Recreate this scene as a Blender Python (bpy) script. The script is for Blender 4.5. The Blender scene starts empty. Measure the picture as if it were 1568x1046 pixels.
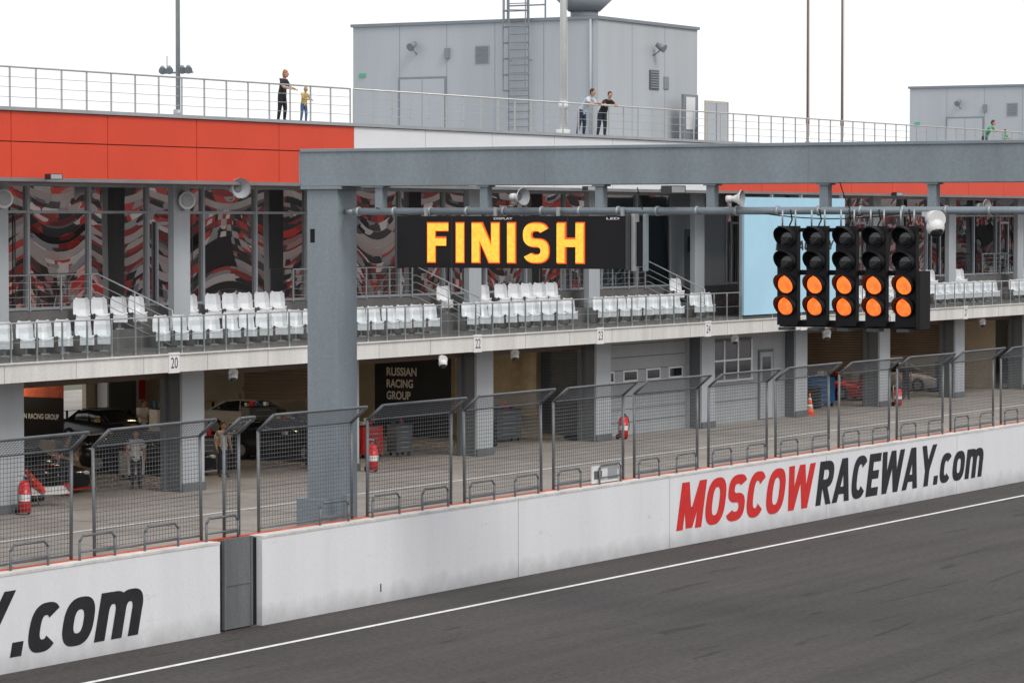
import bpy, math, random
from mathutils import Vector, Matrix
random.seed(7)
S=bpy.context.scene
COL=S.collection
# ------------------------------------------------------------------ materials
def M(name,col,rough=.6,metal=0.0,var=.10,scale=1.2,streak=False,bump=0.0,spec=.4,fine=18,grime=None):
    m=bpy.data.materials.new(name); m.use_nodes=True
    nt=m.node_tree; N=nt.nodes; L=nt.links
    b=N['Principled BSDF']; b.inputs['Roughness'].default_value=rough
    b.inputs['Metallic'].default_value=metal
    b.inputs['Specular IOR Level'].default_value=spec
    tc=N.new('ShaderNodeTexCoord'); mp=N.new('ShaderNodeMapping')
    L.new(tc.outputs['Object'],mp.inputs['Vector'])
    mp.inputs['Scale'].default_value=(scale,scale,scale*(.12 if streak else 1))
    n1=N.new('ShaderNodeTexNoise'); n1.inputs['Scale'].default_value=1; n1.inputs['Detail'].default_value=4; n1.inputs['Roughness'].default_value=.65
    L.new(mp.outputs[0],n1.inputs['Vector'])
    n2=N.new('ShaderNodeTexNoise'); n2.inputs['Scale'].default_value=fine; n2.inputs['Detail'].default_value=1
    L.new(tc.outputs['Object'],n2.inputs['Vector'])
    a=N.new('ShaderNodeMapRange'); a.inputs[1].default_value=.3; a.inputs[2].default_value=.7
    a.inputs[3].default_value=1-var; a.inputs[4].default_value=1+var*.6
    L.new(n1.outputs[0],a.inputs[0])
    a2=N.new('ShaderNodeMapRange'); a2.inputs[1].default_value=.3; a2.inputs[2].default_value=.7
    a2.inputs[3].default_value=1-var*.4; a2.inputs[4].default_value=1+var*.4
    L.new(n2.outputs[0],a2.inputs[0])
    mu=N.new('ShaderNodeMath'); mu.operation='MULTIPLY'; L.new(a.outputs[0],mu.inputs[0]); L.new(a2.outputs[0],mu.inputs[1])
    out=mu.outputs[0]
    if grime:
        sp=N.new('ShaderNodeSeparateXYZ'); L.new(tc.outputs['Object'],sp.inputs[0])
        n3=N.new('ShaderNodeTexNoise'); n3.inputs['Scale'].default_value=2.2; n3.inputs['Detail'].default_value=5; L.new(tc.outputs['Object'],n3.inputs['Vector'])
        ad=N.new('ShaderNodeMath'); ad.operation='MULTIPLY_ADD'; ad.inputs[1].default_value=-.5; L.new(n3.outputs[0],ad.inputs[0]); L.new(sp.outputs[2],ad.inputs[2])
        g1=N.new('ShaderNodeMapRange'); g1.inputs[1].default_value=grime[0]-.25; g1.inputs[2].default_value=grime[1]-.25; g1.inputs[3].default_value=grime[2]; g1.inputs[4].default_value=1
        L.new(ad.outputs[0],g1.inputs[0])
        k=N.new('ShaderNodeMath'); k.operation='MULTIPLY'; L.new(out,k.inputs[0]); L.new(g1.outputs[0],k.inputs[1]); out=k.outputs[0]
        mp2=N.new('ShaderNodeMapping'); mp2.inputs['Scale'].default_value=(1,.8,5); mp2.inputs['Rotation'].default_value=(.35,0,0); L.new(tc.outputs['Object'],mp2.inputs['Vector'])
        n4=N.new('ShaderNodeTexNoise'); n4.inputs['Scale'].default_value=1.3; n4.inputs['Detail'].default_value=8; n4.inputs['Roughness'].default_value=.75; L.new(mp2.outputs[0],n4.inputs['Vector'])
        g2=N.new('ShaderNodeMapRange'); g2.inputs[1].default_value=.62; g2.inputs[2].default_value=.69; g2.inputs[3].default_value=1; g2.inputs[4].default_value=.78
        L.new(n4.outputs[0],g2.inputs[0])
        k=N.new('ShaderNodeMath'); k.operation='MULTIPLY'; L.new(out,k.inputs[0]); L.new(g2.outputs[0],k.inputs[1]); out=k.outputs[0]
    vm=N.new('ShaderNodeVectorMath'); vm.operation='SCALE'; vm.inputs[0].default_value=col
    L.new(out,vm.inputs['Scale']); L.new(vm.outputs[0],b.inputs['Base Color'])
    if bump:
        bp=N.new('ShaderNodeBump'); bp.inputs['Strength'].default_value=1; bp.inputs['Distance'].default_value=bump
        L.new(n2.outputs[0],bp.inputs['Height']); L.new(bp.outputs[0],b.inputs['Normal'])
    return m
def EM(name,col,st,base=None,sample=False):
    m=bpy.data.materials.new(name); m.use_nodes=True
    b=m.node_tree.nodes['Principled BSDF']; b.inputs['Base Color'].default_value=(*(base or col),1)
    b.inputs['Emission Color'].default_value=(*col,1); b.inputs['Emission Strength'].default_value=st
    b.inputs['Roughness'].default_value=.5
    if not sample: m.cycles.emission_sampling='NONE'
    return m
m_wall=M('wall_white_paint',(.77,.785,.81),.6,var=.06,scale=.9,streak=True,bump=.002,grime=(0,.45,.68))
m_wtop=M('wall_top_concrete',(.66,.65,.63),.8,var=.2,scale=2)
m_redline=M('red_edge_paint',(.60,.12,.06),.7,var=.3,scale=4)
m_black=M('black_paint',(.012,.012,.014),.6,var=.2,spec=.25)
m_textblack=M('lettering_black',(.022,.022,.026),.55,var=.3,scale=3)
m_textred=M('lettering_red',(.66,.03,.028),.55,var=.10,scale=3)
m_steel=M('fence_grey_steel',(.15,.16,.17),.5,.3,var=.15,scale=3)
m_galv=M('galvanised_steel',(.42,.44,.45),.45,.35,var=.12,scale=3)
m_rail=M('stainless_rail',(.50,.50,.49),.35,.5,var=.08)
m_gantry=M('gantry_grey_paint',(.235,.28,.31),.5,var=.16,scale=.8,streak=True)
m_gate=M('gate_grey_steel',(.16,.17,.18),.5,.1,var=.2,scale=2,streak=True)
m_red=M('cladding_red_orange',(.66,.060,.023),.45,var=.07,scale=.5)
m_whiteclad=M('cladding_white',(.72,.74,.77),.45,var=.05,scale=.5)
m_back=M('cladding_backing',(.10,.04,.035),.8)
m_cop=M('coping_grey',(.34,.36,.38),.5,var=.1)
m_box=M('roof_box_cladding',(.43,.46,.485),.5,var=.08,scale=.6,streak=True)
m_boxd=M('roof_box_trim',(.22,.245,.27),.5,var=.1)
m_slab=M('balcony_slab_paint',(.66,.65,.63),.6,var=.18,scale=1.0,streak=True)
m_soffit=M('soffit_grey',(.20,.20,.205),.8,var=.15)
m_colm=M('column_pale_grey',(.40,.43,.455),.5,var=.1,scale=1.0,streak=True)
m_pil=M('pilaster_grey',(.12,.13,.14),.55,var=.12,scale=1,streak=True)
m_door=M('sectional_door_grey',(.36,.38,.395),.5,var=.08)
m_int=M('garage_inner_wall',(.50,.42,.31),.8,var=.2,scale=.5)
m_shut=M('shutter_brown',(.13,.09,.065),.6,var=.2)
m_frame=M('window_frame_pale',(.42,.45,.48),.4,.2,var=.06)
m_framed=M('window_frame_dark',(.05,.055,.06),.5)
m_seat=M('seat_white_plastic',(.73,.75,.78),.4,var=.10,scale=2)
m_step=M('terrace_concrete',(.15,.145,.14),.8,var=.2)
m_cyan=M('banner_pale_blue',(.40,.66,.82),.6,var=.07,scale=.4)
m_tan=M('tarp_tan',(.40,.32,.21),.8,var=.25)
m_yel=M('pale_yellow_frame',(.50,.46,.36),.5)
m_ext=M('extinguisher_red',(.62,.02,.02),.3,var=.05)
m_cone=M('cone_orange',(.85,.13,.03),.5,var=.05)
m_whitep=M('white_plastic',(.74,.74,.74),.45,var=.06)
m_rubber=M('rubber',(.02,.02,.02),.8)
m_rust=M('mast_brown',(.30,.22,.19),.6)
m_blue=M('crate_blue',(.03,.13,.32),.5)
m_led=EM('led_yellow',(1.0,.56,.045),1.15,(.05,.04,.02))
m_ledr=EM('led_red_edge',(1.0,.11,.01),.9,(.05,.02,.01))
m_lamp=EM('signal_orange',(1.0,.165,.026),1.25,(.3,.06,.01))
m_lampoff=M('signal_lens_off',(.012,.016,.018),.12,var=.1,spec=.8)
m_filltube=EM('added_fill_tube',(1.0,.80,.53),52.0,sample=True)  # glowing strips added to brighten and warm the garages
def mottle(m,lo,hi,sc):
    nt=m.node_tree; N=nt.nodes; L=nt.links; b=N['Principled BSDF']
    tc=N.new('ShaderNodeTexCoord'); n=N.new('ShaderNodeTexNoise'); n.inputs['Scale'].default_value=sc; n.inputs['Detail'].default_value=2
    L.new(tc.outputs['Object'],n.inputs['Vector'])
    r=N.new('ShaderNodeMapRange'); r.inputs[1].default_value=.32; r.inputs[2].default_value=.68
    r.inputs[3].default_value=hi; r.inputs[4].default_value=lo
    L.new(n.outputs[0],r.inputs[0]); L.new(r.outputs[0],b.inputs['Emission Strength'])
mottle(m_lamp,.95,1.75,9); mottle(m_led,1.0,1.3,14)
def glass_mirror(name,col,wav=.0035,sc=.55):
    m=bpy.data.materials.new(name); m.use_nodes=True; nt=m.node_tree; N=nt.nodes; L=nt.links
    b=N['Principled BSDF']; b.inputs['Metallic'].default_value=1; b.inputs['Base Color'].default_value=(*col,1)
    b.inputs['Roughness'].default_value=.0
    tc=N.new('ShaderNodeTexCoord'); n=N.new('ShaderNodeTexNoise'); n.inputs['Scale'].default_value=sc; n.inputs['Detail'].default_value=0
    L.new(tc.outputs['Object'],n.inputs['Vector'])
    bp=N.new('ShaderNodeBump'); bp.inputs['Strength'].default_value=1; bp.inputs['Distance'].default_value=wav
    L.new(n.outputs[0],bp.inputs['Height']); L.new(bp.outputs[0],b.inputs['Normal'])
    return m
m_glass=glass_mirror('coated_window_glass',(.47,.44,.43),.0012,.6)
m_glassd=glass_mirror('dark_window_glass',(.15,.16,.17),.002)
def thin_glass():
    m=bpy.data.materials.new('balustrade_glass'); m.use_nodes=True; nt=m.node_tree; N=nt.nodes; L=nt.links
    N.remove(N['Principled BSDF']); o=N['Material Output']
    t=N.new('ShaderNodeBsdfTransparent'); t.inputs[0].default_value=(.84,.88,.88,1)
    g=N.new('ShaderNodeBsdfGlossy'); g.inputs['Roughness'].default_value=.05; g.inputs[0].default_value=(.8,.8,.8,1)
    x=N.new('ShaderNodeMixShader'); x.inputs[0].default_value=.06
    L.new(t.outputs[0],x.inputs[1]); L.new(g.outputs[0],x.inputs[2]); L.new(x.outputs[0],o.inputs[0])
    return m
m_tg=thin_glass()
def asphalt():
    m=bpy.data.materials.new('asphalt'); m.use_nodes=True; nt=m.node_tree; N=nt.nodes; L=nt.links
    b=N['Principled BSDF']; b.inputs['Roughness'].default_value=.88; b.inputs['Specular IOR Level'].default_value=.2
    tc=N.new('ShaderNodeTexCoord')
    def noise(sc,det,mp=None,dist=0,ro=.5):
        n=N.new('ShaderNodeTexNoise'); n.inputs['Scale'].default_value=sc; n.inputs['Detail'].default_value=det; n.inputs['Distortion'].default_value=dist; n.inputs['Roughness'].default_value=ro
        if mp:
            k=N.new('ShaderNodeMapping'); k.inputs['Scale'].default_value=mp[0]; k.inputs['Rotation'].default_value=(0,0,mp[1]); L.new(tc.outputs['Object'],k.inputs['Vector']); L.new(k.outputs[0],n.inputs['Vector'])
        else: L.new(tc.outputs['Object'],n.inputs['Vector'])
        return n
    def mr(src,a,bb,c,d):
        r=N.new('ShaderNodeMapRange'); r.inputs[1].default_value=a; r.inputs[2].default_value=bb; r.inputs[3].default_value=c; r.inputs[4].default_value=d
        L.new(src,r.inputs[0]); return r.outputs[0]
    def mul(a,bb):
        k=N.new('ShaderNodeMath'); k.operation='MULTIPLY'; L.new(a,k.inputs[0]); L.new(bb,k.inputs[1]); return k.outputs[0]
    v=mul(mr(noise(.16,5,ro=.6).outputs[0],.3,.7,.88,1.12), mr(noise(7,5,ro=.9).outputs[0],.3,.7,.52,1.50))
    v=mul(v, mr(noise(1,4,((1.3,.03,1),0.0),.3).outputs[0],.35,.65,.88,1.08))
    v=mul(v, mr(noise(1,3,((2.2,.22,1),.16),.5,.6).outputs[0],.64,.69,1,.60))
    vm=N.new('ShaderNodeVectorMath'); vm.operation='SCALE'; vm.inputs[0].default_value=(.069,.063,.0615)
    L.new(v,vm.inputs['Scale']); L.new(vm.outputs[0],b.inputs['Base Color'])
    bp=N.new('ShaderNodeBump'); bp.inputs['Distance'].default_value=.015; L.new(noise(20,3,ro=.8).outputs[0],bp.inputs['Height']); L.new(bp.outputs[0],b.inputs['Normal'])
    return m
m_asph=asphalt()
m_line=M('track_line_white',(.76,.76,.74),.7,var=.2,scale=3)
m_pit=M('pit_lane_concrete',(.285,.26,.235),.85,var=.24,scale=.35,bump=.003,fine=9)
m_joint=M('joint_dark',(.10,.09,.085),.9)
m_ground=M('ground_terrain',(.09,.10,.06),.95,var=.3,scale=.05)
def stand_mat():
    m=bpy.data.materials.new('grandstand_seats'); m.use_nodes=True; nt=m.node_tree; N=nt.nodes; L=nt.links
    b=N['Principled BSDF']; b.inputs['Roughness'].default_value=.6
    tc=N.new('ShaderNodeTexCoord')
    def blocks(sc,stops,rnd):
        mp=N.new('ShaderNodeMapping'); mp.inputs['Scale'].default_value=sc; L.new(tc.outputs['Object'],mp.inputs['Vector'])
        v=N.new('ShaderNodeTexVoronoi'); v.inputs['Scale'].default_value=1.0; v.inputs['Randomness'].default_value=rnd; v.distance='CHEBYCHEV'
        L.new(mp.outputs[0],v.inputs['Vector']); s=N.new('ShaderNodeSeparateColor'); L.new(v.outputs['Color'],s.inputs[0])
        r=N.new('ShaderNodeValToRGB'); r.color_ramp.interpolation='CONSTANT'; e=r.color_ramp.elements
        e[0].position=0; e[0].color=stops[0][1]; e[1].position=stops[1][0]; e[1].color=stops[1][1]
        for p,c in stops[2:]: k=e.new(p); k.color=c
        L.new(s.outputs[0],r.inputs[0]); return r.outputs[0]
    c1=blocks((1.2,.80,1.2),[(0,(.02,.02,.022,1)),(.26,(.42,.05,.04,1)),(.44,(.07,.06,.06,1)),(.58,(.60,.56,.54,1)),(.72,(.24,.035,.03,1)),(.84,(.28,.28,.29,1))],.75)
    c2=blocks((.20,.10,.20),[(0,(1,1,1,1)),(.40,(.45,.42,.42,1)),(.6,(1.2,.8,.75,1)),(.8,(.7,.7,.75,1))],.9)
    mx=N.new('ShaderNodeMix'); mx.data_type='RGBA'; mx.blend_type='MULTIPLY'; mx.inputs[0].default_value=1
    L.new(c1,mx.inputs[6]); L.new(c2,mx.inputs[7]); L.new(mx.outputs[2],b.inputs['Base Color'])
    return m
m_stand=stand_mat()
m_aisle=M('grandstand_aisle',(.40,.37,.35),.8); m_aisled=M('grandstand_vomitory',(.03,.03,.03),.8)
# ------------------------------------------------------------------ mesh builder
class MB:
    def __init__(s): s.v=[];s.f=[];s.m=[];s.sm=[];s.mats=[]
    def mi(s,m):
        if m not in s.mats: s.mats.append(m)
        return s.mats.index(m)
    def poly(s,pts,mat,smooth=False):
        b=len(s.v); s.v+= [tuple(p) for p in pts]; s.f.append(tuple(range(b,b+len(pts)))); s.m.append(s.mi(mat)); s.sm.append(smooth)
    def box(s,x0,x1,y0,y1,z0,z1,mat):
        if x0>x1:x0,x1=x1,x0
        if y0>y1:y0,y1=y1,y0
        if z0>z1:z0,z1=z1,z0
        b=len(s.v)
        s.v+=[(x0,y0,z0),(x1,y0,z0),(x1,y1,z0),(x0,y1,z0),(x0,y0,z1),(x1,y0,z1),(x1,y1,z1),(x0,y1,z1)]
        for q in ((0,3,2,1),(4,5,6,7),(0,1,5,4),(1,2,6,5),(2,3,7,6),(3,0,4,7)):
            s.f.append(tuple(b+i for i in q)); s.m.append(s.mi(mat)); s.sm.append(False)
    def cyl(s,p0,p1,r0,mat,r1=None,n=10,caps=True):
        r1=r0 if r1 is None else r1
        p0=Vector(p0);p1=Vector(p1); d=(p1-p0)
        if d.length<1e-6: return
        d.normalize(); a=Vector((0,0,1)) if abs(d.z)<.9 else Vector((1,0,0))
        u=d.cross(a).normalized(); w=d.cross(u)
        b=len(s.v)
        for i in range(n):
            t=2*math.pi*(i+.5)/n; e=u*math.cos(t)+w*math.sin(t)
            s.v.append(tuple(p0+e*r0)); s.v.append(tuple(p1+e*r1))
        for i in range(n):
            j=(i+1)%n
            s.f.append((b+2*i,b+2*i+1,b+2*j+1,b+2*j)); s.m.append(s.mi(mat)); s.sm.append(n>6)
        if caps:
            s.f.append(tuple(b+2*i for i in range(n))); s.m.append(s.mi(mat)); s.sm.append(False)
            s.f.append(tuple(b+2*i+1 for i in reversed(range(n)))); s.m.append(s.mi(mat)); s.sm.append(False)
    def tube(s,pts,r,mat,n=8):
        for a,b in zip(pts[:-1],pts[1:]): s.cyl(a,b,r,mat,n=n)
    def ell(s,c,r,mat,nu=14,nv=9,rot=None,zmin=-1,zmax=1):
        c=Vector(c); rows=[]
        for j in range(nv+1):
            z=zmin+(zmax-zmin)*(.5-.5*math.cos(math.pi*j/nv)); q=math.sqrt(max(0,1-z*z)); row=[]
            for i in range(nu):
                t=2*math.pi*i/nu; p=Vector((q*math.cos(t)*r[0],q*math.sin(t)*r[1],z*r[2]))
                if rot: p=rot@p
                row.append(len(s.v)); s.v.append(tuple(c+p))
            rows.append(row)
        for j in range(nv):
            for i in range(nu):
                k=(i+1)%nu
                s.f.append((rows[j][i],rows[j][k],rows[j+1][k],rows[j+1][i])); s.m.append(s.mi(mat)); s.sm.append(True)
    def grid(s,fn,nu,nv,mat):
        b=len(s.v)
        for j in range(nv+1):
            for i in range(nu+1): s.v.append(tuple(fn(i/nu,j/nv)))
        for j in range(nv):
            for i in range(nu):
                a=b+j*(nu+1)+i; s.f.append((a,a+1,a+nu+2,a+nu+1)); s.m.append(s.mi(mat)); s.sm.append(True)
    def loft(s,secs,mat,caps=True,smooth=True):
        n=len(secs[0]); b=len(s.v)
        for q in secs: s.v+=[tuple(p) for p in q]
        for k in range(len(secs)-1):
            for i in range(n):
                j=(i+1)%n
                s.f.append((b+k*n+i,b+k*n+j,b+(k+1)*n+j,b+(k+1)*n+i)); s.m.append(s.mi(mat)); s.sm.append(smooth)
        if caps:
            s.f.append(tuple(b+i for i in reversed(range(n)))); s.m.append(s.mi(mat)); s.sm.append(False)
            k=len(secs)-1; s.f.append(tuple(b+k*n+i for i in range(n))); s.m.append(s.mi(mat)); s.sm.append(False)
    def append(s,o,loc,yaw,sc=1):
        b=len(s.v); c,q=math.cos(yaw)*sc,math.sin(yaw)*sc
        s.v+=[(loc[0]+c*x-q*y,loc[1]+q*x+c*y,loc[2]+z*sc) for x,y,z in o.v]
        s.f+=[tuple(b+i for i in f) for f in o.f]; s.m+=[s.mi(o.mats[i]) for i in o.m]; s.sm+=o.sm
    def mesh(s,name):
        me=bpy.data.meshes.new(name); me.from_pydata(s.v,[],s.f)
        for m in s.mats: me.materials.append(m)
        me.polygons.foreach_set('material_index',s.m); me.polygons.foreach_set('use_smooth',s.sm)
        me.update(); return me
    def build(s,name,parent=None,bevel=0):
        o=bpy.data.objects.new(name,s.mesh(name)); COL.objects.link(o)
        if parent: o.parent=parent
        if bevel:
            b=o.modifiers.new('bev','BEVEL'); b.width=bevel; b.segments=2; b.limit_method='ANGLE'
        return o
def empty(name):
    o=bpy.data.objects.new(name,None); COL.objects.link(o); o.empty_display_size=.2; return o
def inst(name,mesh,loc,rz=0,parent=None,sc=1):
    o=bpy.data.objects.new(name,mesh); COL.objects.link(o); o.location=loc; o.rotation_euler=(0,0,rz); o.scale=(sc,)*3
    if parent: o.parent=parent
    return o
# ------------------------------------------------------------------ glyphs (heavy block lettering)
def se(t,n=2.6):
    c,s_=math.cos(t),math.sin(t)
    return (math.copysign(abs(c)**(2/n),c),math.copysign(abs(s_)**(2/n),s_))
def glyph(ch,s=.25,h=.2):
    Q=[]
    def B(x0,x1,y0,y1): Q.append([(x0,y0),(x1,y0),(x1,y1),(x0,y1)])
    def D(x0,y0,x1,y1,w=s): Q.append([(x0,y0),(x0+w,y0),(x1+w,y1),(x1,y1)])
    def R(cx,cy,rx,ry,a0,a1,n=22):
        P=[]
        for i in range(n+1):
            t=math.radians(a0+(a1-a0)*i/n); e=se(t)
            P.append(((cx+e[0]*rx,cy+e[1]*ry),(cx+e[0]*(rx-s),cy+e[1]*(ry-h))))
        for a,b in zip(P[:-1],P[1:]): Q.append([a[0],b[0],b[1],a[1]])
        Q[-1].append('r')
    W=.8
    if ch=='F': W=.68; B(0,s,0,1); B(s,W,1-h,1); B(s,W*.9,.42,.42+h)
    elif ch=='E': W=.66; B(0,s,0,1); B(s,W,1-h,1); B(s,W*.93,.40,.40+h); B(s,W,0,h)
    elif ch=='I': W=s; B(0,s,0,1)
    elif ch=='H': W=.84; B(0,s,0,1); B(W-s,W,0,1); B(s,W-s,.4,.4+h)
    elif ch=='N': W=.88; B(0,s,0,1); B(W-s,W,0,1); D(W-s*1.25,0,0,1,s*1.25)
    elif ch=='M': W=1.05; B(0,s,0,1); B(W-s,W,0,1); D(W/2-s/2,.02,s*.15,1); D(W/2-s/2,.02,W-s*1.15,1)
    elif ch=='O': W=.84; R(W/2,.5,W/2,.5,0,360,40)
    elif ch=='C': W=.80; R(W/2,.5,W/2,.5,38,322,34)
    elif ch=='S': W=.80; r=(1+h)/4; R(W/2,1-r,W/2,r,25,270,26); R(W/2,r,W/2,r,90,-155,26)
    elif ch=='W': W=1.28; q=.34; D(q-s/2-.02,0,0,1); D(q-s/2-.02,0,W/2-s/2,1); D(W-q-s/2+.02,0,W/2-s/2,1); D(W-q-s/2+.02,0,W-s,1)
    elif ch=='A': W=.92; D(0,0,W/2-s/2-.02,1); D(W-s,0,W/2-s/2+.02,1); B(s*.8,W-s*.8,.18,.18+h*.85)
    elif ch=='Y': W=.9; D(W/2-s/2,.38,0,1); D(W/2-s/2,.38,W-s,1); B(W/2-s/2,W/2+s/2,0,.42)
    elif ch=='R': W=.8; B(0,s,0,1); B(s,W*.5,1-h,1); B(s,W*.5,.38,.38+h); R(W*.5,.69,W*.5,.31,90,-90,16); D(W-s,0,W*.32,.40)
    elif ch=='.': W=s; B(0,s,0,h*1.15)
    elif ch=='c': W=.68; R(W/2,.37,W/2,.37,40,320,28)
    elif ch=='o': W=.72; R(W/2,.37,W/2,.37,0,360,34)
    elif ch=='m':
        W=1.06; r=(W-s)/4+s/2; B(0,s,0,.74)
        R(s/2+(W-s)/4,.42,r,.32,180,0,18); R(W-s/2-(W-s)/4,.42,r,.32,180,0,18); B(W/2-s/2,W/2+s/2,0,.42); B(W-s,W,0,.42)
    return W,Q
def lettering(name,text,o,u,nrm,width,height,mat,shear=.0,gap=.10,s=.25,h=.2,parent=None,step=.0007):
    o=Vector(o);u=Vector(u);nrm=Vector(nrm); x=0; L=[]
    for ch in text:
        W,Q=glyph(ch,s,h); L.append((x,Q)); x+=W+gap
    tot=x-gap; sx=width/tot; mb=MB(); k=0
    for X,Q in L:
        for q in Q:
            ring=q[-1]=='r'
            if ring: q=q[:-1]
            pts=[]
            for p in q:
                px,py=p[0],p[1]
                pts.append(o+u*((px+X)*sx+py*height*shear)+Vector((0,0,1))*(py*height)+nrm*(step*(k%9)))
            mb.poly(pts,mat)
            if ring or abs(q[0][1]-q[1][1])<1e-9 : k+=1
    return mb.build(name,parent)
def font_text(name,txt,o,u,nrm,width,height,mat,parent=None,bold=.02):
    c=bpy.data.curves.new(name,'FONT'); c.body=txt; c.offset=bold; c.align_x='CENTER'
    t=bpy.data.objects.new(name,c); COL.objects.link(t); bpy.context.view_layer.update()
    dg=bpy.context.evaluated_depsgraph_get(); me=bpy.data.meshes.new_from_object(t.evaluated_get(dg))
    bpy.data.objects.remove(t)
    xs=[v.co.x for v in me.vertices]; ys=[v.co.y for v in me.vertices]
    x0,x1,y0,y1=min(xs),max(xs),min(ys),max(ys); o=Vector(o);u=Vector(u);nrm=Vector(nrm)
    for v in me.vertices:
        v.co=o+u*((v.co.x-x0)/(x1-x0)*width)+Vector((0,0,1))*((v.co.y-y0)/(y1-y0)*height)+nrm*.004
    me.materials.clear(); me.materials.append(mat)
    ob=bpy.data.objects.new(name,me); COL.objects.link(ob)
    if parent: ob.parent=parent
    return ob
# ------------------------------------------------------------------ ground, track, pit lane
g=MB(); g.poly([(-2500,-2500,-.03),(2500,-2500,-.03),(2500,2500,-.03),(-2500,2500,-.03)],m_ground); g.build('ground')
g=MB(); g.poly([(-37.5,-150,0),(-14,-150,0),(-14,600,0),(-37.5,600,0)],m_asph); g.build('race_track')
g=MB(); g.poly([(-35.48,-150,.009),(-35.33,-150,.009),(-35.33,600,.009),(-35.48,600,.009)],m_line); g.build('track_edge_line')
m_skid=M('tyre_rubber_marks',(.036,.033,.033),.8,var=.35,scale=2)
g=MB(); rs=random.Random(3)
for i in range(40):
    x=rs.uniform(-34.5,-18); y=rs.uniform(35,120); ln=rs.uniform(1.0,5); w=rs.uniform(.04,.10); sl=rs.uniform(-.10,.06); n=6
    for k in range(n):
        a=k/n; c=(k+1)/n; wa=w*math.sin(math.pi*max(.04,a))**.5; wc=w*math.sin(math.pi*min(.96,c))**.5; q=.3*sl
        g.poly([(x+sl*ln*a+q*a*a-wa,y+ln*a,.003+.0001*i),(x+sl*ln*a+q*a*a+wa,y+ln*a,.003+.0001*i),(x+sl*ln*c+q*c*c+wc,y+ln*c,.003+.0001*i),(x+sl*ln*c+q*c*c-wc,y+ln*c,.003+.0001*i)],m_skid)
g.build('tyre_marks')
g=MB(); g.poly([(-98,-150,-.004),(-37.5,-150,-.004),(-37.5,600,-.004),(-98,600,-.004)],m_pit)
g.build('pit_lane')
g=MB()
for x in (-42.5,-47.7,-57.0): g.poly([(x-.02,-50,.002),(x+.02,-50,.002),(x+.02,400,.002),(x-.02,400,.002)],m_joint)
for i in range(50):
    y=30+i*5.2; g.poly([(-57,y,.0025),(-37.8,y,.0025),(-37.8,y+.035,.0025),(-57,y+.035,.0025)],m_joint)
g.build('pit_lane_joints')
g=MB(); g.poly([(-53.1,-150,.004),(-52.98,-150,.004),(-52.98,600,.004),(-53.1,600,.004)],m_line); g.build('pit_lane_line')
g=MB(); g.box(-14,-13.7,-150,600,0,.9,m_wall); g.build('track_barrier_wall')
# ------------------------------------------------------------------ pit wall
WX0,WX1,WH=-37.72,-37.40,1.83
pw=empty('pit_wall')
g=MB()
def wallseg(a,b,x1=WX1):
    g.box(WX0,x1,a,b,0,WH-.05,m_wall); g.box(WX0-.0,x1+.012,a+.001,b-.001,WH-.05,WH,m_wtop)
segs=[(-60,-20),(-20,20),(20,42.0),(42.0,53.4)]
for a,b in segs: wallseg(a+.025,b-.0,WX1-.03)
ys=[54.85,65.35,73.0,82.5,92,101.5,111,121,140,180,240,400]
for a,b in zip(ys[:-1],ys[1:]): wallseg(a,b-.03)
g.box(WX0+.04,WX1-.06,54.9,399,0,WH-.04,m_joint)
g.build('wall_sections',pw)
g=MB(); g.box(WX0-.14,WX0-.003,-60,400,1.76,1.845,m_redline); g.build('red_edge_strip',pw)
g=MB(); g.box(WX0+.03,WX1-.14,53.4,54.85,0.02,WH-.03,m_black); g.box(WX1-.14,WX1-.09,53.62,54.62,.03,WH+.02,m_gate)  # black backing paints the shadow in the gaps beside the gate
g.box(WX1-.09,WX1-.07,53.62,53.68,.03,WH+.02,m_gate); g.box(WX1-.09,WX1-.07,54.56,54.62,.03,WH+.02,m_gate)
g.box(WX1-.09,WX1-.075,53.69,54.55,.9,.94,m_gate)
g.build('steel_gate',pw)
g=MB(); 
for y,z0,z1 in ((59.35,.25,.42),(74.2,.9,.95)): g.box(WX1,WX1+.01,y,y+.03,z0,z1,m_black)
g.build('drain_slots',pw)
nX=(1,0,0)
lettering('lettering_moscow','MOSCOW',(WX1+.006,73.35,.40),(0,1,0),nX,8.1,1.2,m_textred,.28,.085,parent=pw,s=.27,h=.2)
lettering('lettering_raceway','RACEWAY',(WX1+.006,81.75,.40),(0,1,0),nX,8.35,1.2,m_textblack,.28,.06,parent=pw,s=.27,h=.2)
lettering('lettering_com','.com',(WX1+.006,90.1,.40),(0,1,0),nX,3.85,1.2,m_textblack,.28,.085,parent=pw,s=.25,h=.19)
lettering('lettering_raceway.001','RACEWAY',(WX1-.03+.006,38.35,.28),(0,1,0),nX,8.25,1.22,m_textblack,.28,.06,parent=pw,s=.27,h=.2)
lettering('lettering_com.001','.com',(WX1-.03+.006,46.75,.28),(0,1,0),nX,3.9,1.22,m_textblack,.28,.085,parent=pw,s=.25,h=.19)
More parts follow.
